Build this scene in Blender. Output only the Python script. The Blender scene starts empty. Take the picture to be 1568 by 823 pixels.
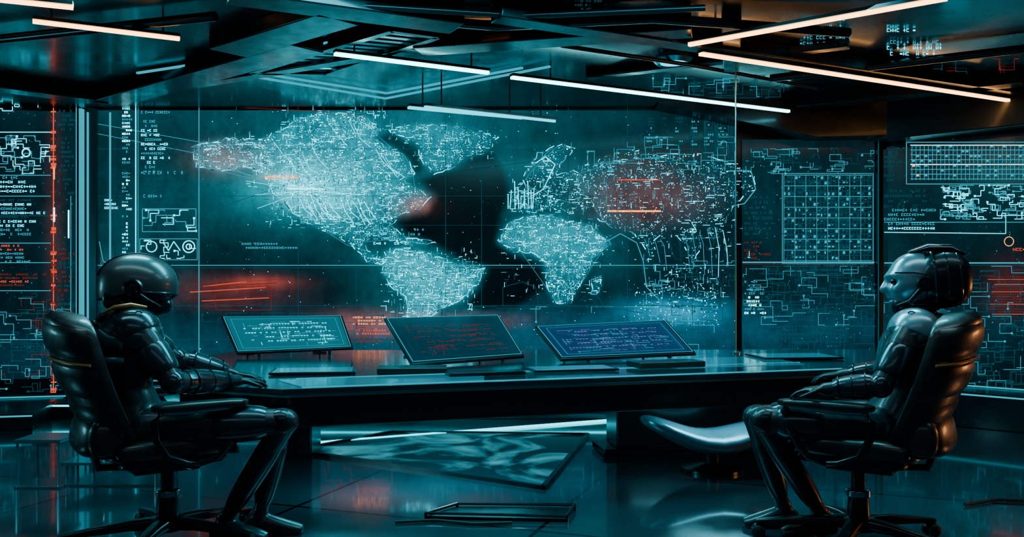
import bpy, math, random
import numpy as np
from mathutils import Vector, Matrix, noise
random.seed(7)
F=1358.0; CX=784.0; HY=430.0; CH=1.25
V=Vector
# ---------------------------------------------------------------- materials
def lin(c):
    return tuple((x/255.0/12.92 if x/255.0<=0.04045 else ((x/255.0+0.055)/1.055)**2.4) for x in c)
def pmat(name,col,rough=.4,metal=0.,coat=0.,emis=None,es=0.,noise_amt=.0,nscale=8.,trans=0.,alpha=1.,bump=0.):
    m=bpy.data.materials.new(name); m.use_nodes=True
    nt=m.node_tree; b=nt.nodes['Principled BSDF']
    c=lin(col)+(1,)
    b.inputs['Base Color'].default_value=c
    b.inputs['Roughness'].default_value=rough
    b.inputs['Metallic'].default_value=metal
    b.inputs['Coat Weight'].default_value=coat
    b.inputs['Coat Roughness'].default_value=.12
    b.inputs['Transmission Weight'].default_value=trans
    b.inputs['Alpha'].default_value=alpha
    if emis:
        b.inputs['Emission Color'].default_value=lin(emis)+(1,)
        b.inputs['Emission Strength'].default_value=es
    if noise_amt>0 or bump>0:
        tc=nt.nodes.new('ShaderNodeTexCoord'); n=nt.nodes.new('ShaderNodeTexNoise')
        n.inputs['Scale'].default_value=nscale; n.inputs['Detail'].default_value=5
        nt.links.new(tc.outputs['Object'],n.inputs['Vector'])
        if noise_amt>0:
            mr=nt.nodes.new('ShaderNodeMapRange')
            mr.inputs['From Min'].default_value=.3; mr.inputs['From Max'].default_value=.7
            mr.inputs['To Min'].default_value=max(.02,rough-noise_amt); mr.inputs['To Max'].default_value=rough+noise_amt
            nt.links.new(n.outputs['Fac'],mr.inputs['Value']); nt.links.new(mr.outputs['Result'],b.inputs['Roughness'])
        if bump>0:
            bp=nt.nodes.new('ShaderNodeBump'); bp.inputs['Strength'].default_value=bump; bp.inputs['Distance'].default_value=.01
            nt.links.new(n.outputs['Fac'],bp.inputs['Height']); nt.links.new(bp.outputs['Normal'],b.inputs['Normal'])
    return m
def emat(name,col,s):
    m=bpy.data.materials.new(name); m.use_nodes=True; nt=m.node_tree; nt.nodes.clear()
    e=nt.nodes.new('ShaderNodeEmission'); o=nt.nodes.new('ShaderNodeOutputMaterial')
    e.inputs[0].default_value=lin(col)+(1,); e.inputs[1].default_value=s
    nt.links.new(e.outputs[0],o.inputs[0]); return m
M_dark=pmat('dark_metal',(34,42,48),.34,.8,.3,noise_amt=.1)
M_black=pmat('black_leather',(20,23,27),.4,0,.3,noise_amt=.1,nscale=14,bump=.15)
M_suit=pmat('suit_fabric',(28,38,45),.42,.3,.25,noise_amt=.1,nscale=20,bump=.1)
M_armor=pmat('armor_plate',(42,58,68),.25,.7,.5,noise_amt=.08)
M_helm=pmat('helmet_paint',(60,64,68),.36,.3,.35,noise_amt=.08)
M_armor2=pmat('robot_silver',(125,155,168),.28,.6,.5,noise_amt=.08)
M_shell=pmat('pale_shell',(105,140,155),.3,.4,.4,noise_amt=.06)
M_visor=pmat('visor_glass',(8,20,24),.06,.3,1.)
M_orange=pmat('copper_trim',(230,150,90),.3,.7,.2)
M_chrome=pmat('chrome',(150,165,175),.15,1.)
M_rubber=pmat('rubber',(10,10,11),.6)
M_glass=pmat('tinted_glass',(60,100,110),.05,.2,1.,alpha=.35)
M_tabletop=pmat('table_top_lacquer',(34,54,64),.15,.5,.8,noise_amt=.06,nscale=3)
M_tableside=pmat('table_side',(20,28,34),.26,.5,.4)
M_edge=pmat('brushed_edge',(130,170,180),.25,.9)
E_cy=emat('led_cyan',(0,228,255),4.0)
E_cyd=emat('led_cyan_dim',(0,182,208),1.1)
E_cyf=emat('led_teal_faint',(4,122,142),.42)
E_wh=emat('led_white',(140,246,255),6.5)
E_rd=emat('led_red',(255,78,48),1.3)
E_rdd=emat('led_red_dim',(185,62,52),.42)
E_or=emat('led_orange',(255,150,80),2.4)
E_vio=emat('led_violet',(120,140,225),.9)
LED=[E_cy,E_cyd,E_cyf,E_wh,E_rd,E_rdd,E_or,E_vio]
CY,CD,CF,WH,RD,RDD,OR,VI=range(8)
# ---------------------------------------------------------------- mesh builder
class MB:
    def __init__(s): s.v=[];s.f=[];s.m=[];s.s=[]
    def add(s,vs,fs,mi=0,sm=True):
        o=len(s.v); s.v+= [tuple(p) for p in vs]
        for f in fs: s.f.append(tuple(i+o for i in f)); s.m.append(mi); s.s.append(sm)
    def quad(s,a,b,c,d,mi=0): s.add([a,b,c,d],[(0,1,2,3)],mi,False)
    def box(s,c,h,R=None,mi=0):
        R=R or Matrix.Identity(3); c=V(c)
        vs=[c+R@V((x*h[0],y*h[1],z*h[2])) for x in(-1,1) for y in(-1,1) for z in(-1,1)]
        s.add(vs,[(0,1,3,2),(4,6,7,5),(0,4,5,1),(2,3,7,6),(0,2,6,4),(1,5,7,3)],mi,False)
    def bar(s,a,b,w,h,mi=0,up=V((0,0,1))):
        a=V(a);b=V(b);d=(b-a); L=d.length; d.normalize()
        y=up.cross(d).normalized(); z=d.cross(y)
        R=Matrix((d,y,z)).transposed(); s.box((a+b)/2,(L/2,w/2,h/2),R,mi)
    def prism(s,poly,z0,z1,mi=0,mtop=None):
        n=len(poly)
        A=sum(poly[i][0]*poly[(i+1)%n][1]-poly[(i+1)%n][0]*poly[i][1] for i in range(n))
        if A<0: poly=poly[::-1]
        vs=[(p[0],p[1],z0) for p in poly]+[(p[0],p[1],z1) for p in poly]
        s.add(vs,[tuple(range(n))[::-1]]+[(i,(i+1)%n,n+(i+1)%n,n+i) for i in range(n)],mi,False)
        s.add([(p[0],p[1],z1) for p in poly],[tuple(range(n))],mi if mtop is None else mtop,False)
    def rings(s,rs,mi=0,close=True,cap=True,sm=True):
        n=len(rs[0]); vs=[p for r in rs for p in r]; fs=[]
        for i in range(len(rs)-1):
            for j in range(n if close else n-1):
                k=(j+1)%n; fs.append((i*n+j,i*n+k,(i+1)*n+k,(i+1)*n+j))
        if cap: fs.append(tuple(range(n))[::-1]); fs.append(tuple((len(rs)-1)*n+j for j in range(n)))
        s.add(vs,fs,mi,sm)
    def ell(s,c,r,R=None,mi=0,n=20,m=12,e=1.,fn=None):
        R=R or Matrix.Identity(3); c=V(c)
        sp=lambda x:math.copysign(abs(x)**e,x)
        rs=[]
        for i in range(m+1):
            t=-math.pi/2+math.pi*i/m
            t=max(min(t,math.pi/2-.02),-math.pi/2+.02)
            ring=[]
            for j in range(n):
                a=2*math.pi*j/n
                p=V((sp(math.cos(t))*sp(math.cos(a))*r[0],sp(math.cos(t))*sp(math.sin(a))*r[1],sp(math.sin(t))*r[2]))
                if fn:p=fn(p)
                ring.append(c+R@p)
            rs.append(ring)
        s.rings(rs,mi)
    def tube(s,path,rad,mi=0,n=12,closed=False,flat=1.,up=V((0,0,1)),cap=True):
        path=[V(p) for p in path]; N=len(path)
        if not hasattr(rad,'__len__'): rad=[rad]*N
        rs=[]
        for i,p in enumerate(path):
            if closed: d=path[(i+1)%N]-path[i-1]
            else: d=path[min(i+1,N-1)]-path[max(i-1,0)]
            d.normalize(); u=up if abs(d.dot(up))<.95 else V((1,0,0))
            y=u.cross(d).normalized(); z=d.cross(y)
            rs.append([p+y*math.cos(2*math.pi*k/n)*rad[i]+z*math.sin(2*math.pi*k/n)*rad[i]*flat for k in range(n)])
        if closed: rs.append(rs[0])
        s.rings(rs,mi,cap=cap and not closed)
    def limb(s,a,ra,b,rb,mi=0,bulge=0.):
        a=V(a);b=V(b); P=[];R=[]
        for i in range(7):
            t=i/6; P.append(a.lerp(b,t)); R.append(ra+(rb-ra)*t+bulge*math.sin(math.pi*min(1,t*1.3))**2)
        s.tube(P,R,mi,14); s.ell(a,(ra,)*3,None,mi,14,8); s.ell(b,(rb,)*3,None,mi,14,8)
    def lathe(s,c,axis,prof,mi=0,n=24):
        axis=V(axis).normalized(); u=V((0,0,1)) if abs(axis.z)<.9 else V((1,0,0))
        x=u.cross(axis).normalized(); y=axis.cross(x); c=V(c)
        s.rings([[c+axis*h+(x*math.cos(2*math.pi*k/n)+y*math.sin(2*math.pi*k/n))*r for k in range(n)] for r,h in prof],mi)
    def loft(s,secs,mi=0,n=28,e=.85):
        sp=lambda x:math.copysign(abs(x)**e,x); rs=[]
        for c,lat,fwd in secs:
            rs.append([V(c)+V(lat)*sp(math.cos(2*math.pi*k/n))+V(fwd)*sp(math.sin(2*math.pi*k/n)) for k in range(n)])
        s.rings(rs,mi)
def empty(name,loc=(0,0,0)):
    e=bpy.data.objects.new(name,None); e.location=loc; bpy.context.collection.objects.link(e); return e
def mk(name,mb,mats,parent=None,bevel=0,sharp=40,remesh=0,sub=0):
    me=bpy.data.meshes.new(name); me.from_pydata(mb.v,[],mb.f)
    for m in mats: me.materials.append(m)
    me.polygons.foreach_set('material_index',mb.m); me.polygons.foreach_set('use_smooth',mb.s)
    me.update()
    o=bpy.data.objects.new(name,me); bpy.context.collection.objects.link(o)
    if remesh:
        r=o.modifiers.new('r','REMESH'); r.mode='VOXEL'; r.voxel_size=remesh; r.use_smooth_shade=True
        q=o.modifiers.new('s','SMOOTH'); q.factor=.5; q.iterations=4
    else:
        try: me.set_sharp_from_angle(angle=math.radians(sharp))
        except Exception: pass
    if bevel:
        b=o.modifiers.new('b','BEVEL'); b.width=bevel; b.segments=2; b.limit_method='ANGLE'
    if parent: o.parent=parent
    return o
# ---------------------------------------------------------------- room plan
YB=8.5; HC=2.9
class Wall:
    def __init__(s,A,u):
        s.A=V(A); s.u=V(u).normalized(); n=V((-s.u.y,s.u.x))
        if n.dot(V((0,0))-s.A)<0: n=-n
        s.n=n
    def pt(s,px,py,off=0.):
        r=V(((px-CX)/F,1.)); d=(s.A.dot(s.n)+off)/(r.dot(s.n)) if abs(r.dot(s.n))>1e-6 else 8
        return V((r.x*d,d,CH-(py-HY)/F*d))
WB=Wall((0,YB),(1,0)); XL=-4.16; XR=3.51
WR=Wall((XR,YB),(1.02,-.96)); WL=Wall((XL,YB),(-2.34,-.55))
def ceilpt(px,py,z=HC):
    d=(z-CH)*F/(HY-py); return V(((px-CX)/F*d,d,z))
def floorpt(px,py,z=0.):
    d=(CH-z)*F/(py-HY); return V(((px-CX)/F*d,d,z))
RE=V((XR,YB))+WR.u*3.6
LE=V((XL,YB))+WL.u*3.2
plan=[(LE.x,-1.5),(LE.x,LE.y),(XL,YB),(XR,YB),(RE.x,RE.y),(RE.x,-1.5)]
mf=bpy.data.materials.new('polished_floor'); mf.use_nodes=True; nt=mf.node_tree; b=nt.nodes['Principled BSDF']
tc=nt.nodes.new('ShaderNodeTexCoord'); br=nt.nodes.new('ShaderNodeTexBrick'); no=nt.nodes.new('ShaderNodeTexNoise')
mp=nt.nodes.new('ShaderNodeMapping'); mp.inputs['Rotation'].default_value=(0,0,.35)
nt.links.new(tc.outputs['Object'],mp.inputs['Vector']); nt.links.new(mp.outputs[0],br.inputs['Vector'])
br.offset=0; br.inputs['Scale'].default_value=1.; br.inputs['Brick Width'].default_value=1.4; br.inputs['Row Height'].default_value=1.4
br.inputs['Mortar Size'].default_value=.012; br.inputs['Color1'].default_value=lin((50,66,74))+(1,); br.inputs['Color2'].default_value=lin((36,50,58))+(1,)
br.inputs['Mortar'].default_value=lin((3,4,5))+(1,)
nt.links.new(br.outputs['Color'],b.inputs['Base Color'])
no.inputs['Scale'].default_value=1.3; no.inputs['Detail'].default_value=6; nt.links.new(tc.outputs['Object'],no.inputs['Vector'])
mr=nt.nodes.new('ShaderNodeMapRange'); mr.inputs['From Min'].default_value=.35; mr.inputs['From Max'].default_value=.65
mr.inputs['To Min'].default_value=.05; mr.inputs['To Max'].default_value=.26
nt.links.new(no.outputs['Fac'],mr.inputs[0]); nt.links.new(mr.outputs[0],b.inputs['Roughness'])
b.inputs['Coat Weight'].default_value=.8; b.inputs['Coat Roughness'].default_value=.06; b.inputs['Metallic'].default_value=.35
mb=MB(); mb.prism(plan,-.1,0); mk('floor',mb,[mf])
M_ceil=pmat('ceiling_lacquer',(20,28,33),.28,.55,.3,noise_amt=.12,nscale=2.5)
mb=MB(); mb.prism(plan,HC,HC+.12); mk('ceiling',mb,[M_ceil])
M_wall=pmat('wall_panel',(14,20,25),.35,.3,.2,noise_amt=.1)
def wallbox(name,a,b_,z0=0,z1=HC,th=.1):
    a=V((a[0],a[1]));b_=V((b_[0],b_[1])); d=(b_-a).normalized(); n=V((-d.y,d.x))
    if n.dot(V((0,3))-a)>0:n=-n
    mb=MB(); mb.prism([tuple(a),tuple(b_),tuple(b_+n*th),tuple(a+n*th)],z0,z1); return mk(name,mb,[M_wall])
wallbox('wall_back',(XL,YB),(XR,YB))
wallbox('wall_back_right',(XR,YB),RE)
wallbox('wall_back_left',(XL,YB),LE)
wallbox('wall_left',LE,(LE.x,-1.5)); wallbox('wall_right',RE,(RE.x,-1.5))
# ---------------------------------------------------------------- continents (laid out on the wall)
NA=[(295,225),(345,212),(400,214),(430,200),(455,182),(500,172),(555,176),(580,195),(572,215),(600,228),(628,245),(635,270),(612,275),(640,290),(660,300),(640,322),(610,330),(598,345),(618,362),(668,372),(625,374),(590,366),(570,360),(556,372),(566,388),(592,398),(585,406),(560,400),(535,372),(500,354),(462,337),(438,315),(415,290),(405,268),(380,255),(340,262),(300,255)]
SA=[(590,385),(620,380),(655,388),(690,402),(741,412),(730,435),(705,462),(680,470),(660,486),(640,489),(622,488),(625,460),(600,440),(586,415)]
GR=[(595,200),(640,190),(700,193),(765,210),(742,235),(715,240),(690,258),(665,266),(645,245),(640,222)]
AF=[(775,345),(800,332),(840,328),(870,340),(905,345),(920,362),(935,372),(908,395),(897,420),(872,465),(850,465),(838,440),(835,402),(815,387),(785,385),(762,370)]
EU=[(778,325),(783,300),(808,290),(800,270),(825,235),(860,220),(882,228),(862,245),(850,270),(880,262),(900,280),(905,322),(870,327),(840,318),(815,325)]
AS=[(885,262),(915,245),(960,228),(1010,238),(1060,234),(1110,248),(1152,262),(1155,290),(1120,318),(1110,345),(1095,375),(1080,345),(1060,340),(1075,380),(1060,402),(1045,370),(1020,345),(1002,370),(1000,398),(985,375),(965,355),(940,350),(915,335),(905,300)]
AU=[(1010,425),(1050,405),(1090,410),(1112,440),(1085,462),(1040,458),(1012,447)]
MG=[(905,428),(922,424),(918,448),(906,450)]
LANDS=[NA,SA,GR,AF,EU,AS,AU,MG]; DENS=[1.1,1.45,.75,1.3,.65,.42,.2,.9]; LF=[.65,1.25,.5,1.1,.25,.12,.02,.8]
DARKP=[(668,266),(700,262),(722,240),(752,232),(770,258),(780,300),(768,330),(760,372),(790,392),(828,402),(834,440),(800,468),(745,476),(712,470),(735,440),(748,410),(700,396),(672,380),(625,360),(606,340),(655,325),(668,300),(640,276)]
DARK2=[(600,200),(640,228),(650,262),(636,268),(610,232),(575,212)]
DARK3=[(800,270),(852,268),(905,300),(915,330),(860,322),(850,300),(808,300)]
def inpoly(px,py,poly):
    ins=np.zeros(np.shape(px),bool); n=len(poly)
    for i in range(n):
        x0,y0=poly[i];x1,y1=poly[(i+1)%n]
        if y0==y1: continue
        c=((y0>py)!=(y1>py))&(px<(x1-x0)*(py-y0)/(y1-y0)+x0); ins^=c
    return ins
G=[ # cx,cy,sx,sy,rgb (linear additive); screen tints plus painted bloom and haze
(460,280,120,60,(.0,.17,.20)),(470,290,58,26,(.0,.55,.62)),(655,215,120,45,(0,.12,.145)),(640,430,62,48,(0,.24,.28)),
(850,355,75,62,(0,.13,.155)),(560,165,280,26,(.0,.09,.11)),(985,305,58,24,(.12,.022,.012)),(1030,300,130,75,(.0,.024,.032)),
(345,245,40,18,(.10,.025,.014)),(650,318,24,11,(.26,.06,.03)),(430,272,20,4,(.4,.14,.05)),(350,445,70,16,(.11,.016,.012)),(400,433,34,6,(.45,.06,.03)),
(555,495,45,12,(.34,.055,.035)),(700,492,70,9,(.13,.025,.016)),(1035,478,50,13,(.0,.40,.62)),(560,545,400,30,(.0,.06,.09)),
(240,330,60,120,(.0,.032,.04)),(83,350,9,160,(.05,.012,.01)),(40,300,60,150,(.0,.011,.015)),(180,400,60,200,(.0,.03,.036)),
(1270,330,80,70,(.0,.026,.032)),(1480,320,80,60,(.0,.02,.025)),(1545,440,26,26,(.07,.012,.008)),(1240,430,120,50,(.002,.014,.019)),
(980,505,260,22,(.0,.08,.135)),(1100,250,120,60,(.0,.014,.018)),(460,440,90,60,(.0,.012,.016)),(1480,235,90,25,(.022,.027,.026)),(1450,500,140,40,(.0,.014,.018)),(650,530,500,50,(0,.014,.022))]
def field(px,py):
    base=np.array([.0015,.0065,.0095]); C=np.zeros(px.shape+(3,))+base
    def blur(a,k):
        for _ in range(k):
            if min(a.shape)>4: a=(a+np.roll(a,1,0)+np.roll(a,-1,0)+np.roll(a,1,1)+np.roll(a,-1,1))/5
        return a
    land=np.zeros(px.shape)
    for L,d in zip(LANDS,LF): land+=inpoly(px,py,L)*d
    land=blur(land,4)
    dk=blur(np.clip(inpoly(px,py,DARKP)*1.+inpoly(px,py,DARK2)*.8+.6*inpoly(px,py,DARK3),0,1)*1.,6)
    for cx,cy,sx,sy,c in G:
        g=np.exp(-((px-cx)/sx)**2/2-((py-cy)/sy)**2/2); C+=g[...,None]*np.array(c)
    dark=np.exp(-((px-545)/80)**2/2-((py-445)/35)**2/2)*.5
    C*=np.clip(1-dark,.15,1)[...,None]
    C*=(.6+.9*land)[...,None]
    C+=land[...,None]*np.array([.0,.05,.06])
    C*=(1-.93*dk*(1-np.clip(land,0,1)))[...,None]
    C[...,1]*=.94
    return C
ms=bpy.data.materials.new('holo_screen'); ms.use_nodes=True; nt=ms.node_tree; b=nt.nodes['Principled BSDF']
at=nt.nodes.new('ShaderNodeAttribute'); at.attribute_name='Col'
tc=nt.nodes.new('ShaderNodeTexCoord'); mp=nt.nodes.new('ShaderNodeMapping'); mp.inputs['Scale'].default_value=(1.2,1.2,.9)
no=nt.nodes.new('ShaderNodeTexNoise'); no.inputs['Scale'].default_value=3.; no.inputs['Detail'].default_value=8; no.inputs['Roughness'].default_value=.72
nt.links.new(tc.outputs['Object'],mp.inputs[0]); nt.links.new(mp.outputs[0],no.inputs['Vector'])
mr=nt.nodes.new('ShaderNodeMapRange'); mr.inputs['From Min'].default_value=.3; mr.inputs['From Max'].default_value=.7; mr.inputs['To Min'].default_value=.5; mr.inputs['To Max'].default_value=1.45
nt.links.new(no.outputs['Fac'],mr.inputs[0])
vm=nt.nodes.new('ShaderNodeVectorMath'); vm.operation='SCALE'; nt.links.new(at.outputs['Color'],vm.inputs[0]); nt.links.new(mr.outputs[0],vm.inputs['Scale'])
nt.links.new(vm.outputs[0],b.inputs['Emission Color']); b.inputs['Emission Strength'].default_value=1.4
b.inputs['Base Color'].default_value=(.003,.006,.008,1); b.inputs['Roughness'].default_value=.16; b.inputs['Specular IOR Level'].default_value=.2
def screen_panel(name,W,x0,x1,z0,z1,parent,off=.02,step=3.2,depth=YB):
    nx=max(3,int((x1-x0)/step)); nz=max(3,int((z1-z0)*F/depth/step))
    vs=[];PX=np.zeros((nz+1,nx+1));PY=np.zeros((nz+1,nx+1))
    for j in range(nz+1):
        z=z0+(z1-z0)*j/nz
        for i in range(nx+1):
            px=x0+(x1-x0)*i/nx; p=W.pt(px,HY,off); p.z=z; vs.append(tuple(p)); PX[j,i]=px; PY[j,i]=HY-(z-CH)*F/p.y
    fs=[(j*(nx+1)+i,j*(nx+1)+i+1,(j+1)*(nx+1)+i+1,(j+1)*(nx+1)+i) for j in range(nz) for i in range(nx)]
    me=bpy.data.meshes.new(name); me.from_pydata(vs,[],fs); me.materials.append(ms)
    C=field(PX,PY).reshape(-1,3); ca=me.color_attributes.new('Col','FLOAT_COLOR','POINT')
    ca.data.foreach_set('color',np.hstack([C,np.ones((len(C),1))]).astype(np.float32).ravel())
    o=bpy.data.objects.new(name,me); bpy.context.collection.objects.link(o); o.parent=parent; return o
class Draw:
    def __init__(s,W,off=.028): s.W=W;s.off=off;s.mb=MB()
    def P(s,x,y): return s.W.pt(x,y,s.off)
    def rect(s,x0,y0,x1,y1,c): s.mb.quad(s.P(x0,y1),s.P(x1,y1),s.P(x1,y0),s.P(x0,y0),c)
    def line(s,a,b,w,c):
        dx,dy=b[0]-a[0],b[1]-a[1]; L=math.hypot(dx,dy) or 1; nx,ny=-dy/L*w/2,dx/L*w/2
        s.mb.quad(s.P(a[0]+nx,a[1]+ny),s.P(b[0]+nx,b[1]+ny),s.P(b[0]-nx,b[1]-ny),s.P(a[0]-nx,a[1]-ny),c)
    def poly(s,pts,w,c,closed=False):
        for i in range(len(pts)-(0 if closed else 1)): s.line(pts[i],pts[(i+1)%len(pts)],w,c)
    def frame(s,x0,y0,x1,y1,w,c): s.poly([(x0,y0),(x1,y0),(x1,y1),(x0,y1)],w,c,True)
    def text(s,x0,y0,x1,y1,rh,cols,fill=.75,cw=3.):
        y=y0
        while y<y1:
            if random.random()<.88:
                x=x0+random.choice([0,0,0,6]); c=random.choice(cols); xe=x0+(x1-x0)*random.uniform(.45,1)
                while x<xe:
                    if random.random()<fill:
                        h=rh*.55; w=cw*.75; k=random.random()
                        if k<.35: s.rect(x,y,x+w,y+.9,c); s.rect(x,y+h-.9,x+w,y+h,c); s.rect(x,y,x+.8,y+h,c)
                        elif k<.6: s.rect(x+w*.4,y,x+w*.4+.9,y+h,c); s.rect(x,y+h*.4,x+w,y+h*.4+.9,c)
                        elif k<.85: s.rect(x,y,x+.8,y+h,c); s.rect(x+w-.8,y,x+w,y+h,c); s.rect(x,y+h*.5,x+w,y+h*.5+.8,c)
                        else: s.rect(x,y+h*.3,x+w,y+h*.75,c)
                    x+=cw
            y+=rh
    def circuit(s,x0,y0,x1,y1,n,cols,w=.8,mn=8,mx=40):
        for _ in range(n):
            x=random.uniform(x0,x1);y=random.uniform(y0,y1);c=random.choice(cols);h=random.random()<.5
            for k in range(random.randint(2,6)):
                L=random.uniform(mn,mx)*random.choice([-1,1])
                nx,ny=(x+L,y) if h else (x,y+L*.6)
                nx=min(max(nx,x0),x1);ny=min(max(ny,y0),y1)
                s.line((x,y),(nx,ny),w,c); x,y=nx,ny;h=not h
            if random.random()<.4: s.rect(x-1.5,y-1.5,x+1.5,y+1.5,c)
    def ring(s,cx,cy,r,w,c,a0=0,a1=360,n=28):
        pts=[(cx+r*math.cos(math.radians(a0+(a1-a0)*i/n)),cy+r*math.sin(math.radians(a0+(a1-a0)*i/n))) for i in range(n+1)]
        s.poly(pts,w,c)
    def dots(s,x0,y0,x1,y1,n,cols,sz=1.1):
        for _ in range(n):
            x=random.uniform(x0,x1);y=random.uniform(y0,y1);q=sz*random.uniform(.5,1.3)/2
            s.rect(x-q,y-q,x+q,y+q,random.choice(cols))
# ============ world map display
wm=empty('world_map_display',(0,YB,1.5)); 
def setp(o,p): o.parent=p; o.matrix_parent_inverse=Matrix.Translation(-V(p.location))
ZT=2.88; ZB=.32
o=screen_panel('screen_panel',WB,148,1128,ZB,ZT,None,step=2.6); setp(o,wm)
D=Draw(WB,.03)
rnd=random.random
for L,dn in zip(LANDS,DENS):
    xs=[p[0] for p in L];ys=[p[1] for p in L]
    st=2.4
    gx,gy=np.meshgrid(np.arange(min(xs),max(xs),st),np.arange(min(ys),max(ys),st*.85)); ins=inpoly(gx,gy,L)
    for x,y in zip(gx[ins],gy[ins]):
        nv=noise.noise(V((x*.025,y*.035,3)))*.5+.5; n2=noise.noise(V((x*.10,y*.10,9)))*.5+.5
        cl=max(0,min(1,(n2-.34)*3.2))
        if rnd()>dn*(.10+cl*(.4+.9*nv)): continue
        x+=random.uniform(-1,1);y+=random.uniform(-1,1)
        q=random.uniform(.30,.72)
        red=(math.exp(-((x-985)/55)**2-((y-305)/28)**2)+.7*math.exp(-((x-345)/34)**2-((y-245)/14)**2)+math.exp(-((x-650)/25)**2-((y-315)/14)**2))
        k=rnd()
        if rnd()<red*.95: c=RD if k<.35 else (RDD if k<.85 else OR)
        else: c=WH if k<.03*dn+.07*(n2>.62) else (CY if k<.34+.35*(n2>.56) else CD)
        if k<.03: q*=1.6
        D.rect(x-q,y-q*.9,x+q,y+q*.9,c)
        if rnd()<.04: D.rect(x-.35,y-random.uniform(3,12),x+.35,y+2,CD)
        if rnd()<.04: D.rect(x-random.uniform(3,10),y-.35,x+2,y+.35,CY)
    pts=[]
    for i in range(len(L)):
        a=L[i];b2=L[(i+1)%len(L)]; n=max(1,int(math.hypot(b2[0]-a[0],b2[1]-a[1])/6))
        for k in range(n):
            t=k/n; pts.append((a[0]+(b2[0]-a[0])*t+random.uniform(-2.4,2.4),a[1]+(b2[1]-a[1])*t+random.uniform(-2,2)))
    for i in range(len(pts)):
        if rnd()<.85*min(1,dn+.1): D.line(pts[i],pts[(i+1)%len(pts)],random.choice([.7,1.,1.3]),random.choice([CY,CD,CY,CD,CF]))
    for i in range(0,len(pts)):
        if rnd()<.07*dn:
            j=(i+random.randint(8,30))%len(pts); a=pts[i];b2=pts[j]; m1=((a[0]+b2[0])/2+random.uniform(-6,6),(a[1]+b2[1])/2+random.uniform(-6,6))
            D.poly([a,m1,b2],.5,CD)
for k in range(26):
    x=415+k*7; y=212+30*math.sin(k*.3); D.poly([(x,y),(x+10,y+14+rnd()*10),(x+26,y+22+rnd()*16)],.8,random.choice([CY,CD,CD]))
for k in range(16):
    x=440+k*9; D.poly([(x,300+rnd()*10),(x+8,318+rnd()*10),(x+20,330+rnd()*15)],1.,random.choice([CY,CY,CD]))
for (x0,y0,x1,y1,n) in [(430,168,600,215,240),(380,205,560,300,330),(410,270,600,350,420),(590,385,735,480,350),(880,240,1150,400,260),(780,280,860,330,140),(600,195,760,260,120),(985,350,1120,470,140),(770,330,930,460,160)]:
    for _ in range(n):
        x=random.uniform(x0,x1);y=random.uniform(y0,y1)
        if rnd()<.45: D.rect(x-.35,y-random.uniform(2,9),x+.35,y,random.choice([CD,CF,CY]))
        else: D.rect(x-random.uniform(1,8),y-.35,x,y+.35,random.choice([CD,CF,CY]))
for k in range(9):
    x=778+k*5; D.line((x,275+rnd()*25),(x+random.uniform(-3,3),320),1.2,CY)
for k in range(12):
    x=975+k*12; D.poly([(x,348+rnd()*20),(x+6,372+rnd()*15),(x+4+rnd()*10,392+rnd()*35)],.7,random.choice([CD,CD,CF,CY]))
D.poly([(905,395),(920,375),(950,358),(975,372),(985,400),(990,440),(1010,460)],1.2,CD)
D.poly([(770,470),(770,440),(800,432),(820,440),(825,470)],.8,CF)
D.poly([(900,352),(890,400),(905,440),(925,470),(985,480)],.8,CF)
D.poly([(1115,262),(1150,262),(1157,290),(1140,312),(1120,316)],1.4,CD)
D.poly([(820,250),(835,240),(850,252),(832,290),(815,300)],1.2,CY)
for y,c,w in [(163,CD,.8),(228,CF,.8),(300,CF,.6),(406,CD,1.1),(410,CF,.8),(468,CF,.8),(345,CF,.5),(520,CF,.7)]: D.rect(150,y,1126,y+w,c)
for x,c,w in [(207,CY,1.6),(211,CD,.8),(304,CD,1.3),(456,CF,.8),(545,CF,.6),(682,CF,.8),(737,CF,.8),(870,CF,.6),(960,CF,.7),(1060,CF,.8)]: D.rect(x,150,x+w,560,c)
D.poly([(205,158),(480,170),(560,178)],.8,RDD); D.poly([(150,205),(300,235),(420,285),(520,300)],.7,CD); D.poly([(150,190),(330,222),(470,222)],.7,CD)
D.line((300,330),(640,215),.6,CF); D.line((470,290),(1120,210),.5,CF); D.line((150,140),(305,165),.8,CD)
for k in range(34):
    a=rnd()*6.28; r=random.uniform(12,70); D.line((470,292),(470+r*math.cos(a)*1.6,292+r*math.sin(a)*.6),.5,random.choice([CD,CY]))
D.rect(405,270,458,273,OR); D.rect(440,288.5,498,290.5,WH); D.dots(440,278,500,306,110,[WH,CY],1.2); D.rect(930,322,1012,325,OR); D.rect(945,275,1010,276.5,RD); D.frame(944,277,1010,322,.8,RDD)
for k in range(4): D.ring(985,300,30+k*8,.7,RDD,random.randint(0,180),random.randint(200,400))
D.text(187,165,201,400,5.5,[CY,WH,CD],.95,3.2); D.text(216,170,262,262,7,[CD,CY],.7,3.2); D.text(216,262,285,310,9,[CD,CF],.6,3.6)
D.text(160,305,180,318,6,[CY],1,3)
D.frame(218,320,300,355,1,CD); D.frame(214,366,302,398,1,CD); D.ring(232,378,8,1.4,CY); D.ring(289,378,9,1.6,CY); D.ring(289,378,4,1.2,WH); D.poly([(250,372),(258,384),(266,370),(276,384)],1.3,CY)
D.circuit(220,322,300,354,10,[CY,CD],1.1,5,20); D.circuit(216,368,300,396,10,[CY],1,4,14)
D.poly([(152,370),(158,400),(180,412),(205,412)],1.2,CD)
for k in range(12): y=428+k*3.6; D.line((275+rnd()*40,y+8-rnd()*4),(360+rnd()*95,y-2*rnd()),random.choice([.6,1.2]),random.choice([RD,RDD,RDD]))
D.frame(330,440,415,475,.9,RDD)
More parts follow.
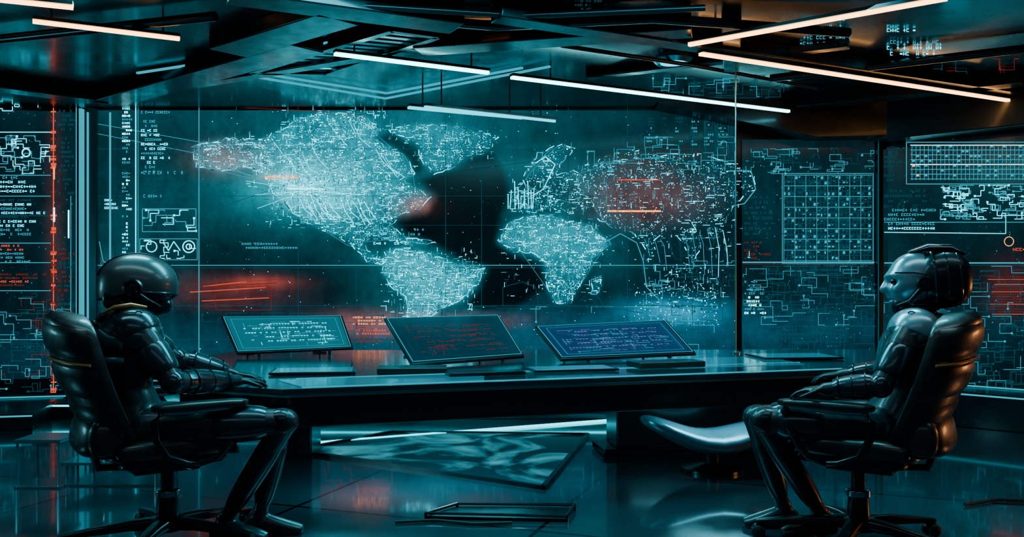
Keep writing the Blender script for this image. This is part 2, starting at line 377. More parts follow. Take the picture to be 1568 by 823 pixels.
D.text(370,372,455,384,6,[CD],.9,4); D.text(560,350,680,375,7,[CY,CD],.5,4)
D.circuit(310,480,600,560,30,[CF,CF,RDD],.8); D.circuit(600,470,1125,560,70,[CF,CF,CD],.8); D.circuit(900,210,1125,260,30,[CF,CD],.7); D.circuit(985,400,1125,480,36,[CF,CF,CD],.7,5,25)
D.text(540,485,600,512,5,[RD,OR],.8,4); D.text(690,486,780,505,6,[RDD],.7,4)
D.dots(300,165,1125,560,900,[CF,CD,CF,CY],1.); D.dots(970,440,1100,500,160,[CY,WH,CD],1.2)
for k in range(22): x=1040+rnd()*85; D.rect(x,175+rnd()*20,x+.8,220+rnd()*50,CF)
for k in range(6): D.text(990+k*22,180,1005+k*22,210+20*rnd(),5,[CF,CD],.7,3)
o=mk('map_graphics',D.mb,LED); setp(o,wm)
mb=MB()
for x0,x1 in [(121,125),(134,147)]:
    a=WB.pt(x0,HY,.06);c=WB.pt(x1,HY,.06); mb.box(((a.x+c.x)/2,YB-.035,(0.02+HC)/2),((c.x-a.x)/2,.03,(HC-.04)/2),None,3 if x0>130 else 1)
mb.box((XL+.34,YB-.07,1.55),(.006,.008,1.3),None,1); mb.box((XL+.13,YB-.075,1.5),(.006,.01,1.35),None,1)
mb.box((-1.0,YB-.04,ZB-.04),(3.1,.04,.035),None,0); mb.box((-1.0,YB-.085,ZB-.02),(3.0,.006,.006),None,1)
o=mk('display_frame',mb,[M_dark,E_cyd,E_cyf,pmat('frame_teal',(20,50,58),.3,.6,emis=(10,80,90),es=.12)]); setp(o,wm)
# ============ right section displays
dr=empty('data_display',(2.9,YB,1.5)); o=screen_panel('screen_panel',WB,1136,1340,ZB,2.6,None); setp(o,dr)
D=Draw(WB,.03)
for k in range(24): D.rect(1200+k*5.6,268,1200.7+k*5.6,402,CF if k%3 else CD)
for k in range(17): D.rect(1200,268+k*8.2,1335,268.8+k*8.2,CF if k%2 else CD)
for _ in range(420):
    i=random.randint(0,23);j=random.randint(0,15); D.rect(1201+i*5.6,270+j*8.2,1201+i*5.6+random.choice([2,3.5]),270+j*8.2+random.choice([1.2,2.5,4.5]),random.choice([CD,CF,CD,CF,CF]))
D.frame(1198,266,1337,404,1,CD); D.circuit(1150,228,1338,266,40,[CD,CF],.7,4,22); D.circuit(1138,408,1339,500,100,[CD,CF,CF,CF,CD,CF],.7,5,30); D.circuit(1138,500,1339,590,50,[CF],.8)
D.rect(1137,401,1339,403,CD); D.rect(1137,404,1339,404.8,RDD); D.text(1140,370,1180,400,6,[RDD],.7,3.4); D.text(1140,300,1190,360,8,[CF],.6,3.4); D.text(1205,405,1335,420,7,[CF],.8,4)
D.dots(1138,230,1339,590,260,[CF,CD,CD],1.1); D.text(1140,430,1175,480,6,[CD,WH],.6,3.4)
o=mk('display_graphics',D.mb,LED); setp(o,dr)
dr=empty('data_display',(4.6,7.4,1.5)); o=screen_panel('screen_panel',WR,1352,1660,ZB,2.5,None); setp(o,dr)
D=Draw(WR,.03)
for k in range(30): D.rect(1396+k*6.3,222,1396.8+k*6.3,276,CD)
for k in range(8): D.rect(1394,222+k*7.4,1585,223.+k*7.4,WH if k%4==0 else CD)
for _ in range(130): x=1396+random.randint(0,29)*6.3; y=222+random.randint(0,6)*7.4; D.rect(x+1,y+1,x+5,y+4,random.choice([CF,CF,CD]) if rnd()<.97 else OR)
D.circuit(1440,284,1590,336,90,[CD,CD,CY],1.1,4,16); D.text(1354,320,1450,356,7,[CY,CD],.85,4); D.text(1354,290,1425,318,8,[CF],.6,4)
D.rect(1354,340,1600,341,CD); D.poly([(1354,356),(1540,358),(1540,330),(1600,330)],1,CY); D.text(1545,380,1600,392,8,[RD],.9,5)
D.rect(1354,402,1640,404,CD); D.rect(1354,406,1640,406.8,CF); D.circuit(1354,408,1620,600,160,[CD,CF,CF,CF],.8,6,36)
for k in range(16): D.rect(1512+rnd()*20,424+k*3.8,1590-rnd()*40,424.8+k*3.8,random.choice([RD,RDD,RDD]))
D.ring(1545,370,7,1.2,OR); D.dots(1354,210,1620,600,300,[CF,CD,CF],1.2); D.text(1354,225,1385,280,7,[CF],.7,4)
D.frame(1388,218,1600,282,1.2,CD)
o=mk('display_graphics',D.mb,LED); setp(o,dr)
# ============ left section
dl=empty('data_display',(-5,8.2,1.5)); o=screen_panel('screen_panel',WL,-60,118,ZB,2.86,None); setp(o,dl)
D=Draw(WL,.03)
D.rect(81,165,82.6,600,RD); 
for _ in range(70): y=random.uniform(170,600); D.rect(79-rnd()*2,y,84+rnd()*3,y+random.uniform(1,4),random.choice([RD,RDD,RDD,RD]))
D.rect(81,255,84,275,OR); D.rect(81,318,84,340,WH); D.rect(104,322,106,365,WH); D.rect(108,300,109,600,CD); D.rect(116,120,117.5,600,CD)
for y,c in [(202,CY),(268,CD),(300,CD),(330,CF),(372,CD),(402,CD),(445,CD),(480,CF),(520,CD)]: D.rect(-40,y,78,y+1.1,c)
D.text(-20,270,60,298,7,[CD,CY],.8,4); D.text(-20,305,70,360,6.5,[CY,CD,CF],.8,3.6); D.text(-20,375,60,400,6,[CD,RD],.8,3.6); D.text(-20,408,74,440,5.5,[RD,RDD,CD],.85,3.4)
D.circuit(-30,450,115,600,80,[CF,CF,CD,RDD],.8,5,28); D.circuit(-30,120,60,170,26,[CY,CD],1.1,5,18); D.circuit(-30,208,76,266,34,[CD,CY],1.,5,18); D.ring(40,234,6,2,CY)
D.text(90,140,114,300,7,[CF],.6,3.4); D.text(88,380,114,560,7,[CF,RDD],.6,3.4); D.dots(-30,100,114,600,260,[CF,CD,RDD],1.1)
for k in range(9): D.line((-30,140-k*5),(116,105-k*1.5),.8,CF)
o=mk('display_graphics',D.mb,LED); setp(o,dl)
# trims, bulkhead
mb=MB(); p=WB.pt(1344,HY,.05); mb.box((p.x+.005,YB-.06,HC/2),(.022,.05,HC/2-.001)); mb.box((p.x-.04+.02,YB-.115,HC/2),(.004,.004,HC/2-.01),None,1); mk('trim_1',mb,[M_dark,E_cyf])
mb=MB()
pts=[(WB.pt(1000,160).x,2.88),(WB.pt(1232,217).x,2.585),(XR+.05,2.60),(XR+.05,HC-.002),(WB.pt(1000,160).x,HC-.002)]
vs=[(x,YB-.001,z) for x,z in pts]+[(x,YB-.35,z) for x,z in pts]; n=5
mb.add(vs,[tuple(range(5)),tuple(range(9,4,-1))]+[(i,(i+1)%5,5+(i+1)%5,5+i) for i in range(5)],0,False)
q=V((XR,YB)); nn=WR.n; e2=q+WR.u*3.55
mb.prism([tuple(q),tuple(e2),tuple(e2+nn*.3),tuple(q+nn*.3)],2.55,HC-.002)
mk('ceiling_bulkhead',mb,[M_dark],bevel=.01)
mb=MB()
for W,s0,s1 in [(WR,.1,3.5),(WL,.1,3.1)]:
    A=(V((XR,YB)) if W is WR else V((XL,YB)))
    dpt=.45 if W is WR else 1.1; h=.3 if W is WR else .14
    poly=[tuple(A+W.u*s0+W.n*.0),tuple(A+W.u*s1),tuple(A+W.u*s1+W.n*dpt),tuple(A+W.u*s0+W.n*dpt)]
    mb.prism(poly,0.001,h)
    a=A+W.u*s0+W.n*(dpt+.004); c=A+W.u*s1+W.n*(dpt+.004)
    mb.bar((a.x,a.y,h-.02),(c.x,c.y,h-.02),.01,.014,1)
    a=A+W.u*s0+W.n*.03; c=A+W.u*s1+W.n*.03; mb.bar((a.x,a.y,h+.01),(c.x,c.y,h+.01),.02,.012,1)
mk('floor_step',mb,[M_dark,E_cyd],bevel=.008)
mb=MB(); mb.box((-.3,YB-.25,.07),(3.9,.25,.07)); mb.box((-.3,YB-.505,.12),(3.9,.005,.008),None,1); mk('trim_2',mb,[M_dark,E_cy],bevel=.006)
# ---------------------------------------------------------------- ceiling
Lw=emat('strip_warm',(255,176,96),10); Lc=emat('strip_cool',(120,240,250),13); Lcc=emat('strip_cyan',(0,210,240),2.8)
def strip(p0,p1,z,mat,w=.03):
    a=ceilpt(*p0,z);c=ceilpt(*p1,z); mb=MB(); mb.bar(a,c,w,.018,1); mb.bar(a+V((0,0,.02)),c+V((0,0,.02)),w+.03,.02,0)
    for t in (.12,.88):
        q=a.lerp(c,t); mb.tube([q+V((0,0,.025)),V((q.x,q.y,HC-.001))],.006,0,8)
    mk('ceiling_light_strip',mb,[M_dark,mat])
Z=2.765
strip((50,33),(275,60),Z,Lw); strip((512,83),(748,112),Z,Lc); strip((783,119),(1208,171),Z,Lc)
strip((1072,83),(1568,158),Z,Lw); strip((1055,69),(1450,-2),Z,Lw); strip((-60,-6),(112,12),Z,Lw)
strip((625,165),(800,181),2.66,Lcc,.035); strip((650,164),(850,186),2.62,Lcc,.02)
mb=MB()
def cb(p0,p1,w,h,mi=0,z=HC): 
    a=ceilpt(*p0,HC);c=ceilpt(*p1,HC); mb.bar(a-V((0,0,h/2)),c-V((0,0,h/2)),w,h,mi)
cb((165,142),(470,52),.28,.10); cb((190,136),(640,60),.12,.08); cb((-200,92),(165,142),.2,.1)
cb((640,60),(1060,30),.22,.09); cb((760,5),(1568,130),.16,.1); cb((1120,95),(1120,20),.12,.08); cb((350,60),(520,5),.3,.1); cb((1225,150),(1568,110),.2,.1)
cb((700,20),(350,-30),.25,.1);cb((900,110),(1300,60),.1,.06)
mk('ceiling_beam',mb,[M_dark],bevel=.008)
mb=MB()
for pl in [[(355,112),(590,151),(842,102)],[(370,108),(592,143),(800,104)],[(185,136),(330,100),(520,62)],[(210,112),(395,84)]]:
    for i in range(len(pl)-1): mb.bar(ceilpt(*pl[i],HC-.03),ceilpt(*pl[i+1],HC-.03),.02,.015,0)
mk('ceiling_frame',mb,[E_cyd])
mb=MB()
c=[ceilpt(385,97),ceilpt(600,30),ceilpt(670,40),ceilpt(500,100)]
for i in range(4): mb.bar(c[i]-V((0,0,.04)),c[(i+1)%4]-V((0,0,.04)),.05,.08,0)
for k in range(1,14):
    t=k/14; a=c[0].lerp(c[1],t)-V((0,0,.05)); d=c[3].lerp(c[2],t)-V((0,0,.05)); mb.bar(a,d,.05,.012,1)
mk('air_vent',mb,[M_dark,pmat('vent_slat',(90,140,150),.3,.8)])
mb=MB()
for pth,r in [([(520,20),(760,40),(1000,28),(1300,50)],.03),([(540,8),(800,24),(1080,12)],.02),([(1180,120),(1568,75)],.03),([(0,60),(330,25)],.03),([(860,70),(1060,100),(1250,135)],.015)]:
    mb.tube([ceilpt(*p,HC-.07) for p in pth],r,0,10)
mk('ceiling_pipe',mb,[M_dark])
mb=MB()
for px,py in [(490,92),(1030,86)]:
    p=ceilpt(px,py,HC); mb.lathe(p,(0,0,-1),[(.14,0),(.15,.03),(.12,.06),(.1,.05)],0); mb.lathe(p-V((0,0,.045)),(0,0,-1),[(.09,0),(.09,.01)],1)
mk('ceiling_spotlight',mb,[M_edge,Lcc])
class CeilDraw(Draw):
    def P(s,x,y): return ceilpt(x,y,HC-.012)
D=CeilDraw(WB); D.text(1225,28,1310,68,9,[CD,CD],.6,5); D.text(1358,44,1450,82,9,[CD,CY],.6,5); D.text(880,0,930,35,6,[CF],.6,4)
D.circuit(1000,120,1200,150,26,[CD,CF],.8,6,30);D.circuit(1380,90,1560,140,14,[RDD,CF,CF],.8,6,30); D.circuit(600,60,800,110,16,[CF],.8,10,50); D.rect(708,34,760,36,OR)
D.mb.f=[f[::-1] for f in D.mb.f]
mk('ceiling_screen_reflection',D.mb,LED)  # reflections of the wall screens, drawn as glowing glyphs on the ceiling
# ---------------------------------------------------------------- table
tb=empty('conference_table')
TP=[(-1.13,4.35),(2.15,5.38),(2.75,5.6),(2.85,6.9),(-2.1,6.8),(-2.2,5.5),(-1.78,4.64)]
def inset(poly,d):
    cx=sum(p[0] for p in poly)/len(poly);cy=sum(p[1] for p in poly)/len(poly); out=[]
    for p in poly:
        v=V((p[0]-cx,p[1]-cy)); v=v-v.normalized()*d; out.append((cx+v.x,cy+v.y))
    return out
mb=MB(); mb.prism(TP,.685,.715); mk('top',mb,[M_tabletop],tb,bevel=.006)
mb=MB(); mb.prism(inset(TP,.02),.672,.685); mk('edge_band',mb,[M_edge],tb)
mb=MB(); mb.prism(inset(TP,.04),.52,.672); mk('apron',mb,[M_tableside],tb,bevel=.01)
mb=MB(); mb.prism([(.75,6.35),(2.0,6.45),(2.0,6.65),(.7,6.6)],.05,.52); mb.prism([(-1.75,6.2),(-1.4,6.2),(-1.4,6.5),(-1.75,6.5)],0.001,.52)
mb.prism([(.65,6.3),(2.1,6.4),(2.1,6.7),(.6,6.65)],.001,.05); mk('pedestal',mb,[M_tableside],tb,bevel=.01)
fa=V((-1.13,4.35));fd=(V((2.15,5.38))-fa).normalized(); fn=V((-fd.y,fd.x))
def tpt(s,t): p=fa+fd*s+fn*t; return (p.x,p.y)
M_sheen=pmat('sheen_glow',(50,95,108),.1,.2,.8,emis=(30,150,175),es=.45,noise_amt=.06,nscale=2)  # emissive teal sheets paint the sheen of the lit table top
mb=MB()
for s0,s1,t0,t1 in [(.10,1.05,.07,.42),(2.35,3.25,.35,.95)]:
    mb.prism([tpt(s0,t0),tpt(s1,t0),tpt(s1+.1,t1),tpt(s0-.1,t1)],.7152,.7175)
mk('tabletop_sheen',mb,[M_sheen],tb)
mb=MB()
for off,w in [(.05,.008),(.47,.006)]:
    mb.bar(tuple(tpt(.1,off))+(.717,),tuple(tpt(3.3,off))+(.717,),w,.003,0)
mk('inlay_lights',mb,[E_cyd],tb)
# tilted console screens: thin slabs propped up on the table
def console(q,tc_,seed,cols):
    e=empty('console_screen'); random.seed(seed)
    TL,TR,BR,BL=[V(p) for p in q]; n=(TR-TL).cross(BL-TL).normalized()
    if n.y>0:n=-n
    mb=MB(); bk=-n*.02
    vs=[TL,TR,BR,BL,TL+bk,TR+bk,BR+bk,BL+bk]
    mb.add(vs,[(0,3,2,1),(4,5,6,7),(0,1,5,4),(1,2,6,5),(2,3,7,6),(3,0,4,7)],0,False)
    mk('housing',mb,[M_dark],e,bevel=.004)
    def U(u,v,o=.003): return TL.lerp(TR,u).lerp(BL.lerp(BR,u),v)+n*o
    mb=MB()
    for u in (.2,.8):
        t=U(u,.12,-.025); f=V((t.x,t.y+.02,.718)); mb.bar(t,f,.03,.012,0,up=V((1,0,0))); mb.box((f.x,f.y,.7215),(.05,.03,.004),None,0)
        t=U(u,.97,-.01); mb.bar(t,V((t.x,t.y,.718)),.05,.02,0,up=V((1,0,0)))
    mk('stand',mb,[M_dark],e)
    mb=MB(); mb.quad(U(.03,.04),U(.97,.04),U(.97,.96),U(.03,.96),0); mk('glow_panel',mb,[tc_],e)
    mb=MB()
    def ln(u0,v0,u1,v1,w,mi):
        du,dv=u1-u0,v1-v0; L=math.hypot(du,dv) or 1; a,b_=-dv/L*w,du/L*w*1.6
        mb.quad(U(u0+a,v0+b_,.006),U(u1+a,v1+b_,.006),U(u1-a,v1-b_,.006),U(u0-a,v0-b_,.006),mi)
    for a in [(.02,.03,.98,.03),(.98,.03,.98,.97),(.98,.97,.02,.97),(.02,.97,.02,.03)]: ln(*a,.0035,cols[0])
    for a in [(.07,.1,.93,.1),(.93,.1,.93,.9),(.93,.9,.07,.9),(.07,.9,.07,.1)]: ln(*a,.0015,cols[2])
    for _ in range(60):
        u=random.uniform(.12,.85);v=random.uniform(.18,.85); c=random.choice(cols[1:])
        if random.random()<.7: ln(u,v,min(.9,u+random.uniform(.02,.12)),v,.0025,c)
        else: ln(u,v,u,min(.88,v+random.uniform(.04,.2)),.002,c)
    for r in range(5):
        uu=random.choice([.14,.2,.3])
        while uu<.85: 
            if random.random()<.7: ln(uu,.25+r*.12,uu+.016,.25+r*.12,.005,cols[1])
            uu+=.024
    mk('readout',mb,LED,e)
def W3(px,py,d): return ((px-CX)/F*d,d,CH-(py-HY)/F*d)
def gp(n,c,s): return pmat(n,(8,16,20),.15,0,.5,emis=c,es=s)
console([W3(338,485,6.45),W3(524,483,6.6),W3(541,533,6.35),W3(362,541,6.15)],gp('console_teal',(0,140,160),.6),3,[CD,CY,CD])
console([W3(588,487,6.2),W3(764,482,6.5),W3(803,545,5.95),W3(630,558,5.4)],gp('console_slate',(8,68,90),.5),4,[CD,RDD,CF])
console([W3(818,500,6.35),W3(1020,490,6.55),W3(1066,541,6.15),W3(858,550,5.75)],gp('console_violet',(20,84,140),.5),5,[CD,VI,CD])
random.seed(11)
def slab(name,c,hx,hy,rot,th,mats,emis=None):
    mb=MB(); R=Matrix.Rotation(rot,3,'Z'); z=.7195; mb.box((c[0],c[1],z+th/2),(hx,hy,th/2),R,0)
    if emis is not None: mb.box((c[0],c[1],z+th+.001),(hx*.92,hy*.88,.0008),R,1)
    mk(name,mb,mats,bevel=.003)
E_sheet=pmat('tablet_glow',(40,70,80),.15,0,.5,emis=(0,140,165),es=.65)
slab('tablet_computer',(-1.15,5.15),.24,.14,.15,.012,[M_dark,E_sheet],1)
slab('notebook',(-.58,5.16),.2,.10,.1,.03,[M_black])
slab('tablet_computer',(.35,5.28),.26,.12,.25,.012,[M_dark,E_sheet],1)
slab('notebook',(.95,5.48),.22,.1,.3,.035,[M_black])
slab('tablet_computer',(1.95,6.15),.28,.18,.1,.012,[M_dark,E_sheet],1)
slab('keyboard',(-.15,5.0),.22,.06,.3,.018,[M_dark,M_tableside],1)
mb=MB(); mb.tube([(1.64,6.5,.716),(1.64,6.5,HC-.001)],.006,0,8); mb.lathe((1.64,6.5,.716),(0,0,1),[(.04,0),(.04,.01),(.012,.02)],0); mk('glass_edge_rod',mb,[M_edge])  # thin rod standing in for the upright edge of a glass panel
# ---------------------------------------------------------------- floor features
mb=MB(); mb.bar(floorpt(440,682,.008),floorpt(985,640,.008),.05,.014,0); mb.bar(floorpt(985,640,.008),floorpt(1160,626,.008),.04,.014,0); mk('floor_light_strip',mb,[E_cy])
mb=MB(); mb.bar(floorpt(1420,640,.008),floorpt(1600,622,.008),.04,.014,0); mk('floor_light_strip',mb,[E_cyd])
mu=bpy.data.materials.new('floor_cloud_reflection'); mu.use_nodes=True; nt=mu.node_tree; b=nt.nodes['Principled BSDF']  # glowing noise clouds paint cyan reflections onto the floor panel
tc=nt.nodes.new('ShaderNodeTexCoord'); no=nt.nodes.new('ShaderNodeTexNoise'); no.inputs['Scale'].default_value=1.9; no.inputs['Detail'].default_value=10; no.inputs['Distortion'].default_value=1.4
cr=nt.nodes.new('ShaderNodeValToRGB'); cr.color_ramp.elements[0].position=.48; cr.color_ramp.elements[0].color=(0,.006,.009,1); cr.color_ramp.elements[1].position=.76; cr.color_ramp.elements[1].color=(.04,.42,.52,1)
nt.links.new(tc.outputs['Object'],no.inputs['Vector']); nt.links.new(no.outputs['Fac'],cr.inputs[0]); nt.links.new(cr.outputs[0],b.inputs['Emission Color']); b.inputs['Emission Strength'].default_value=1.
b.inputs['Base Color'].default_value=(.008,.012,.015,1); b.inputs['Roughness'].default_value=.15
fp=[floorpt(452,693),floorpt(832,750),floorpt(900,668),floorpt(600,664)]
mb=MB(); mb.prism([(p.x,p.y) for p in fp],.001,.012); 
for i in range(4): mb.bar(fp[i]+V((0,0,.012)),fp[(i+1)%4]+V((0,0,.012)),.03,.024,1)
mk('floor_glass_panel',mb,[mu,M_dark])
mb=MB(); tp=[floorpt(652,795),floorpt(868,800),floorpt(880,782),floorpt(700,780)]
tp=[V((p.x,p.y,0)) for p in tp]
mb.prism([(p.x,p.y) for p in tp],.001,.015,0)
for i in range(4): mb.tube([tp[i]+V((0,0,.03)),tp[(i+1)%4]+V((0,0,.03))],.008,1,8)
for p in tp: mb.tube([p+V((0,0,.001)),p+V((0,0,.032))],.008,1,8)
mk('floor_tray',mb,[M_dark,M_dark])
gs=empty('glass_side_table'); cx,cy=-2.85,5.45
mb=MB(); mb.box((cx,cy,.14),(.11,.11,.13)); mb.box((cx+.42,cy+.1,.07),(.26,.16,.06)); mk('glass_block',mb,[M_glass],gs,bevel=.01)
mb=MB(); mb.box((cx,cy,.283),(.14,.13,.01)); mb.box((cx,cy,.006),(.14,.13,.005)); mb.box((cx+.42,cy+.1,.14),(.3,.19,.008)); mb.box((cx+.42,cy+.1,.006),(.28,.17,.005))
for sx in(-1,1):
    for sy in(-1,1): mb.tube([(cx+sx*.125,cy+sy*.115,0.001),(cx+sx*.125,cy+sy*.115,.28)],.008,0,8); mb.tube([(cx+.42+sx*.27,cy+.1+sy*.17,0.001),(cx+.42+sx*.27,cy+.1+sy*.17,.14)],.008,0,8)
mb.lathe((cx+.3,cy+.05,.149),(0,0,1),[(.03,0),(.035,.01),(.035,.09),(.028,.09)],1); mb.lathe((cx+.5,cy+.12,.149),(0,0,1),[(.04,0),(.045,.05),(.04,.06)],1)
mk('frame',mb,[M_edge,M_chrome],gs)
st=empty('lounge_footstool'); c0=V((1.32,5.85,0))
mb=MB()
def sad(p): return V((p.x,p.y*(1-.25*(p.x/.5)**2),p.z+.10*(p.x/.5)**2*(1 if p.x<0 else .5)-.03*math.cos(p.x*7)))
mb.ell(c0+V((0,0,.22)),(.48,.26,.07),Matrix.Rotation(.1,3,'Z'),0,40,16,.8,sad); mk('shell_seat',mb,[M_shell],st)
mb=MB(); mb.lathe(c0,(0,0,1),[(.2,0.001),(.2,.02),(.05,.05),(.04,.15),(.12,.19)],0); mk('foot',mb,[M_dark],st)
mb=MB()
mb.tube([(2.5+.25*i,4.9+.12*math.sin(i*1.3),.012) for i in range(8)],.01,0,8); mb.tube([(-.6+.2*i,4.55+.04*math.sin(i*2.),.01) for i in range(4)],.008,0,8)
mk('floor_cable',mb,[M_rubber])
# ---------------------------------------------------------------- office chair
def chair(loc,yaw,scale=(1.12,1.05,1.)):
    e=empty('office_chair',loc)
    mb=MB()
    mb.ell((.0,0,.475),(.27,.25,.045),None,0,36,14,.45,lambda p:V((p.x,p.y,p.z-.03*max(0,(p.x-.15)/.12)**2+.02*(abs(p.y)/.25)**4)))
    for s in(-1,1): mb.ell((-.02,s*.225,.495),(.23,.05,.045),None,0,24,10,.6)
    mb.ell((0,0,.425),(.22,.2,.03),None,1,28,8,.4)
    mk('seat',mb,[M_black,M_dark],e)
    mb=MB(); rs=[]; N=26
    sp=lambda x,e_:math.copysign(abs(x)**e_,x)
    def cen(t): return -.225-.20*t-.03*math.sin(math.pi*t), .50+.62*t
    def wid(t): return .20+.075*math.sin(math.pi*min(1,t*.95))**.8+.03*t-.10*max(0,(t-.88)/.12)**2
    def sect(t,grow=0.):
        xc,z=cen(t); w=wid(t)+grow; th=.045+.012*math.sin(t*3.1)+grow
        if t>.93: th*=math.sqrt(max(.05,1-((t-.93)/.075)**2))
        if t<.05: th*=.6+.4*t/.05
        return [V((xc+.075*sp(math.cos(a),.7)**2+th*sp(math.sin(a),.7),w*sp(math.cos(a),.6),z-.02*abs(math.cos(a)))) for a in [2*math.pi*k/36 for k in range(36)]]
    for i in range(N+1): rs.append(sect(i/N))
    mb.rings(rs,0); mk('backrest',mb,[M_black],e)
    mb=MB()
    for t0,t1,g in [(.06,.36,.012),(.40,.63,.010),(.69,.92,.012)]:
        rr=[]
        for i in range(7):
            t=t0+(t1-t0)*i/6; S=sect(t,g*(math.sin(math.pi*i/6)**.4 if 0<i<6 else -.2)); 
            rr.append([p for p in S[19:36]])
        mb.rings(rr,0,close=False,cap=False)
    S=sect(.66,.010); mb.tube(S[20:35],.006,1,8)
    mk('rear_shell',mb,[M_black,M_orange],e)
    mb=MB(); mb.ell((-.29,0,.56),(.075,.21,.10),Matrix.Rotation(.15,3,'Y'),0,30,14,.7); 
    for s in(-1,1): mb.ell((-.27,s*.19,.56),(.07,.05,.09),None,0,20,10,.8)
    mb.tube([(-.30,0,.50),(-.27,0,.40),(-.12,0,.385)],[.04,.035,.03],1,12,flat=.5)
    mk('lumbar_support',mb,[M_black,M_dark],e)
    for s in(-1,1):
        mb=MB(); y=s*.335
        mb.ell((.05,y,.695),(.19,.042,.02),None,0,28,10,.5)
        P=[(.20,y,.675),(.215,y,.655),(.19,y*1.0,.58),(.15,y,.50),(.12,y*.97,.455),(.05,y*.9,.43),(-.02,y*.7,.42)]
        mb.tube(P,.016,1,10); mb.tube([(-.10,y,.675),(-.125,y,.64),(-.12,y,.56),(-.08,y,.48),(.0,y*.95,.44),(.05,y*.9,.43)],.016,1,10)
        mb.tube([(.19,y,.68),(.0,y+s*.0,.672),(-.11,y,.675)],.014,2,8)
        mk('armrest_%s'%('left' if s>0 else 'right'),mb,[M_black,M_dark,M_chrome],e)
    mb=MB(); mb.box((-.02,0,.385),(.13,.09,.025)); mb.lathe((0,0,.09),(0,0,1),[(.045,0),(.048,.02),(.042,.14),(.03,.15),(.028,.30)],0,24); mb.lathe((0,0,.23),(0,0,1),[(.05,0),(.05,.03),(.04,.035)],1,24)
    mb.tube([(.02,-.08,.385),(.05,-.22,.39)],.007,1,8); mk('gas_column',mb,[M_dark,M_chrome],e,bevel=.003)
    mb=MB()
    mb.lathe((0,0,.07),(0,0,1),[(.06,0),(.075,.02),(.07,.06),(.05,.07)],0,24)
    for k in range(5):
        a=2*math.pi*k/5+.35; d=V((math.cos(a),math.sin(a),0)); l=V((-d.y,d.x,0))
        S=[]
        for t,w,h,z in [(.04,.035,.03,.105),(.15,.03,.024,.105),(.3,.024,.018,.09),(.42,.018,.012,.075)]:
            c=d*t+V((0,0,z)); S.append([c+l*w*sp(math.cos(b_),.5)+V((0,0,h))*sp(math.sin(b_),.5) for b_ in [2*math.pi*j/16 for j in range(16)]])
        mb.rings(S,0)
        w0=d*.41; mb.tube([w0+V((0,0,.075)),w0+V((0,0,.04))],.01,1,8)
        for s in(-1,1): mb.lathe(w0+l*s*.012+V((0,0,.031)),l*s,[(.012,0),(.029,.002),(.030,.016),(.02,.022)],1,18)
        mb.ell(w0+V((0,0,.045)),(.03,.03,.02),None,0,12,6)
    mk('star_base',mb,[M_dark,M_rubber],e)
    e.rotation_euler=(0,0,yaw); e.scale=scale
    return e
chair((-1.63,4.2,0),math.radians(35)); chair((1.64,4.2,0),math.radians(145))
# ---------------------------------------------------------------- figures
def frame_from(f,up=V((0,0,1))):
    x=V(f).normalized(); y=up.cross(x).normalized(); z=x.cross(y); return Matrix((x,y,z)).transposed()
def hand(mb,w,d,pn,side,curl=.35,mi=0):
    w=V(w);d=V(d).normalized();pn=V(pn); pn=(pn-d*pn.dot(d)).normalized(); lat=d.cross(pn).normalized()*side
    secs=[]
    for t,hw,ht in [(-.02,.026,.020),(.0,.028,.019),(.03,.038,.018),(.06,.043,.016),(.088,.041,.013),(.098,.036,.010)]:
        secs.append((w+d*t,lat*hw,pn*ht))
    mb.loft(secs,mi,16,.9)
    Ls=[.072,.082,.076,.060]
    for i in range(4):
        o=.031-.0207*i; b0=w+d*(.085-.004*abs(i-1))+lat*o; dd=(d+lat*(.10*(1.5-i)/1.5)).normalized(); cur=b0; ang=curl*.5+.06*i
        pts=[cur];
        for k,fr in enumerate((.45,.3,.25)):
            v=dd*math.cos(ang)+pn*math.sin(ang); cur=cur+v*Ls[i]*fr; pts.append(cur); ang+=curl
        r=[.0098,.0092,.0085,.007]
        for k in range(3): mb.limb(pts[k],r[k],pts[k+1],r[k+1],mi)
    b0=w+d*.025+lat*.028; p1=b0+(d*.6+lat*.8+pn*.25).normalized()*.038; p2=p1+(d*.9+lat*.35+pn*.25).normalized()*.03; p3=p2+(d*1+lat*.0+pn*.25).normalized()*.024
    mb.limb(b0,.014,p1,.0115,mi); mb.limb(p1,.0115,p2,.010,mi); mb.limb(p2,.010,p3,.008,mi)
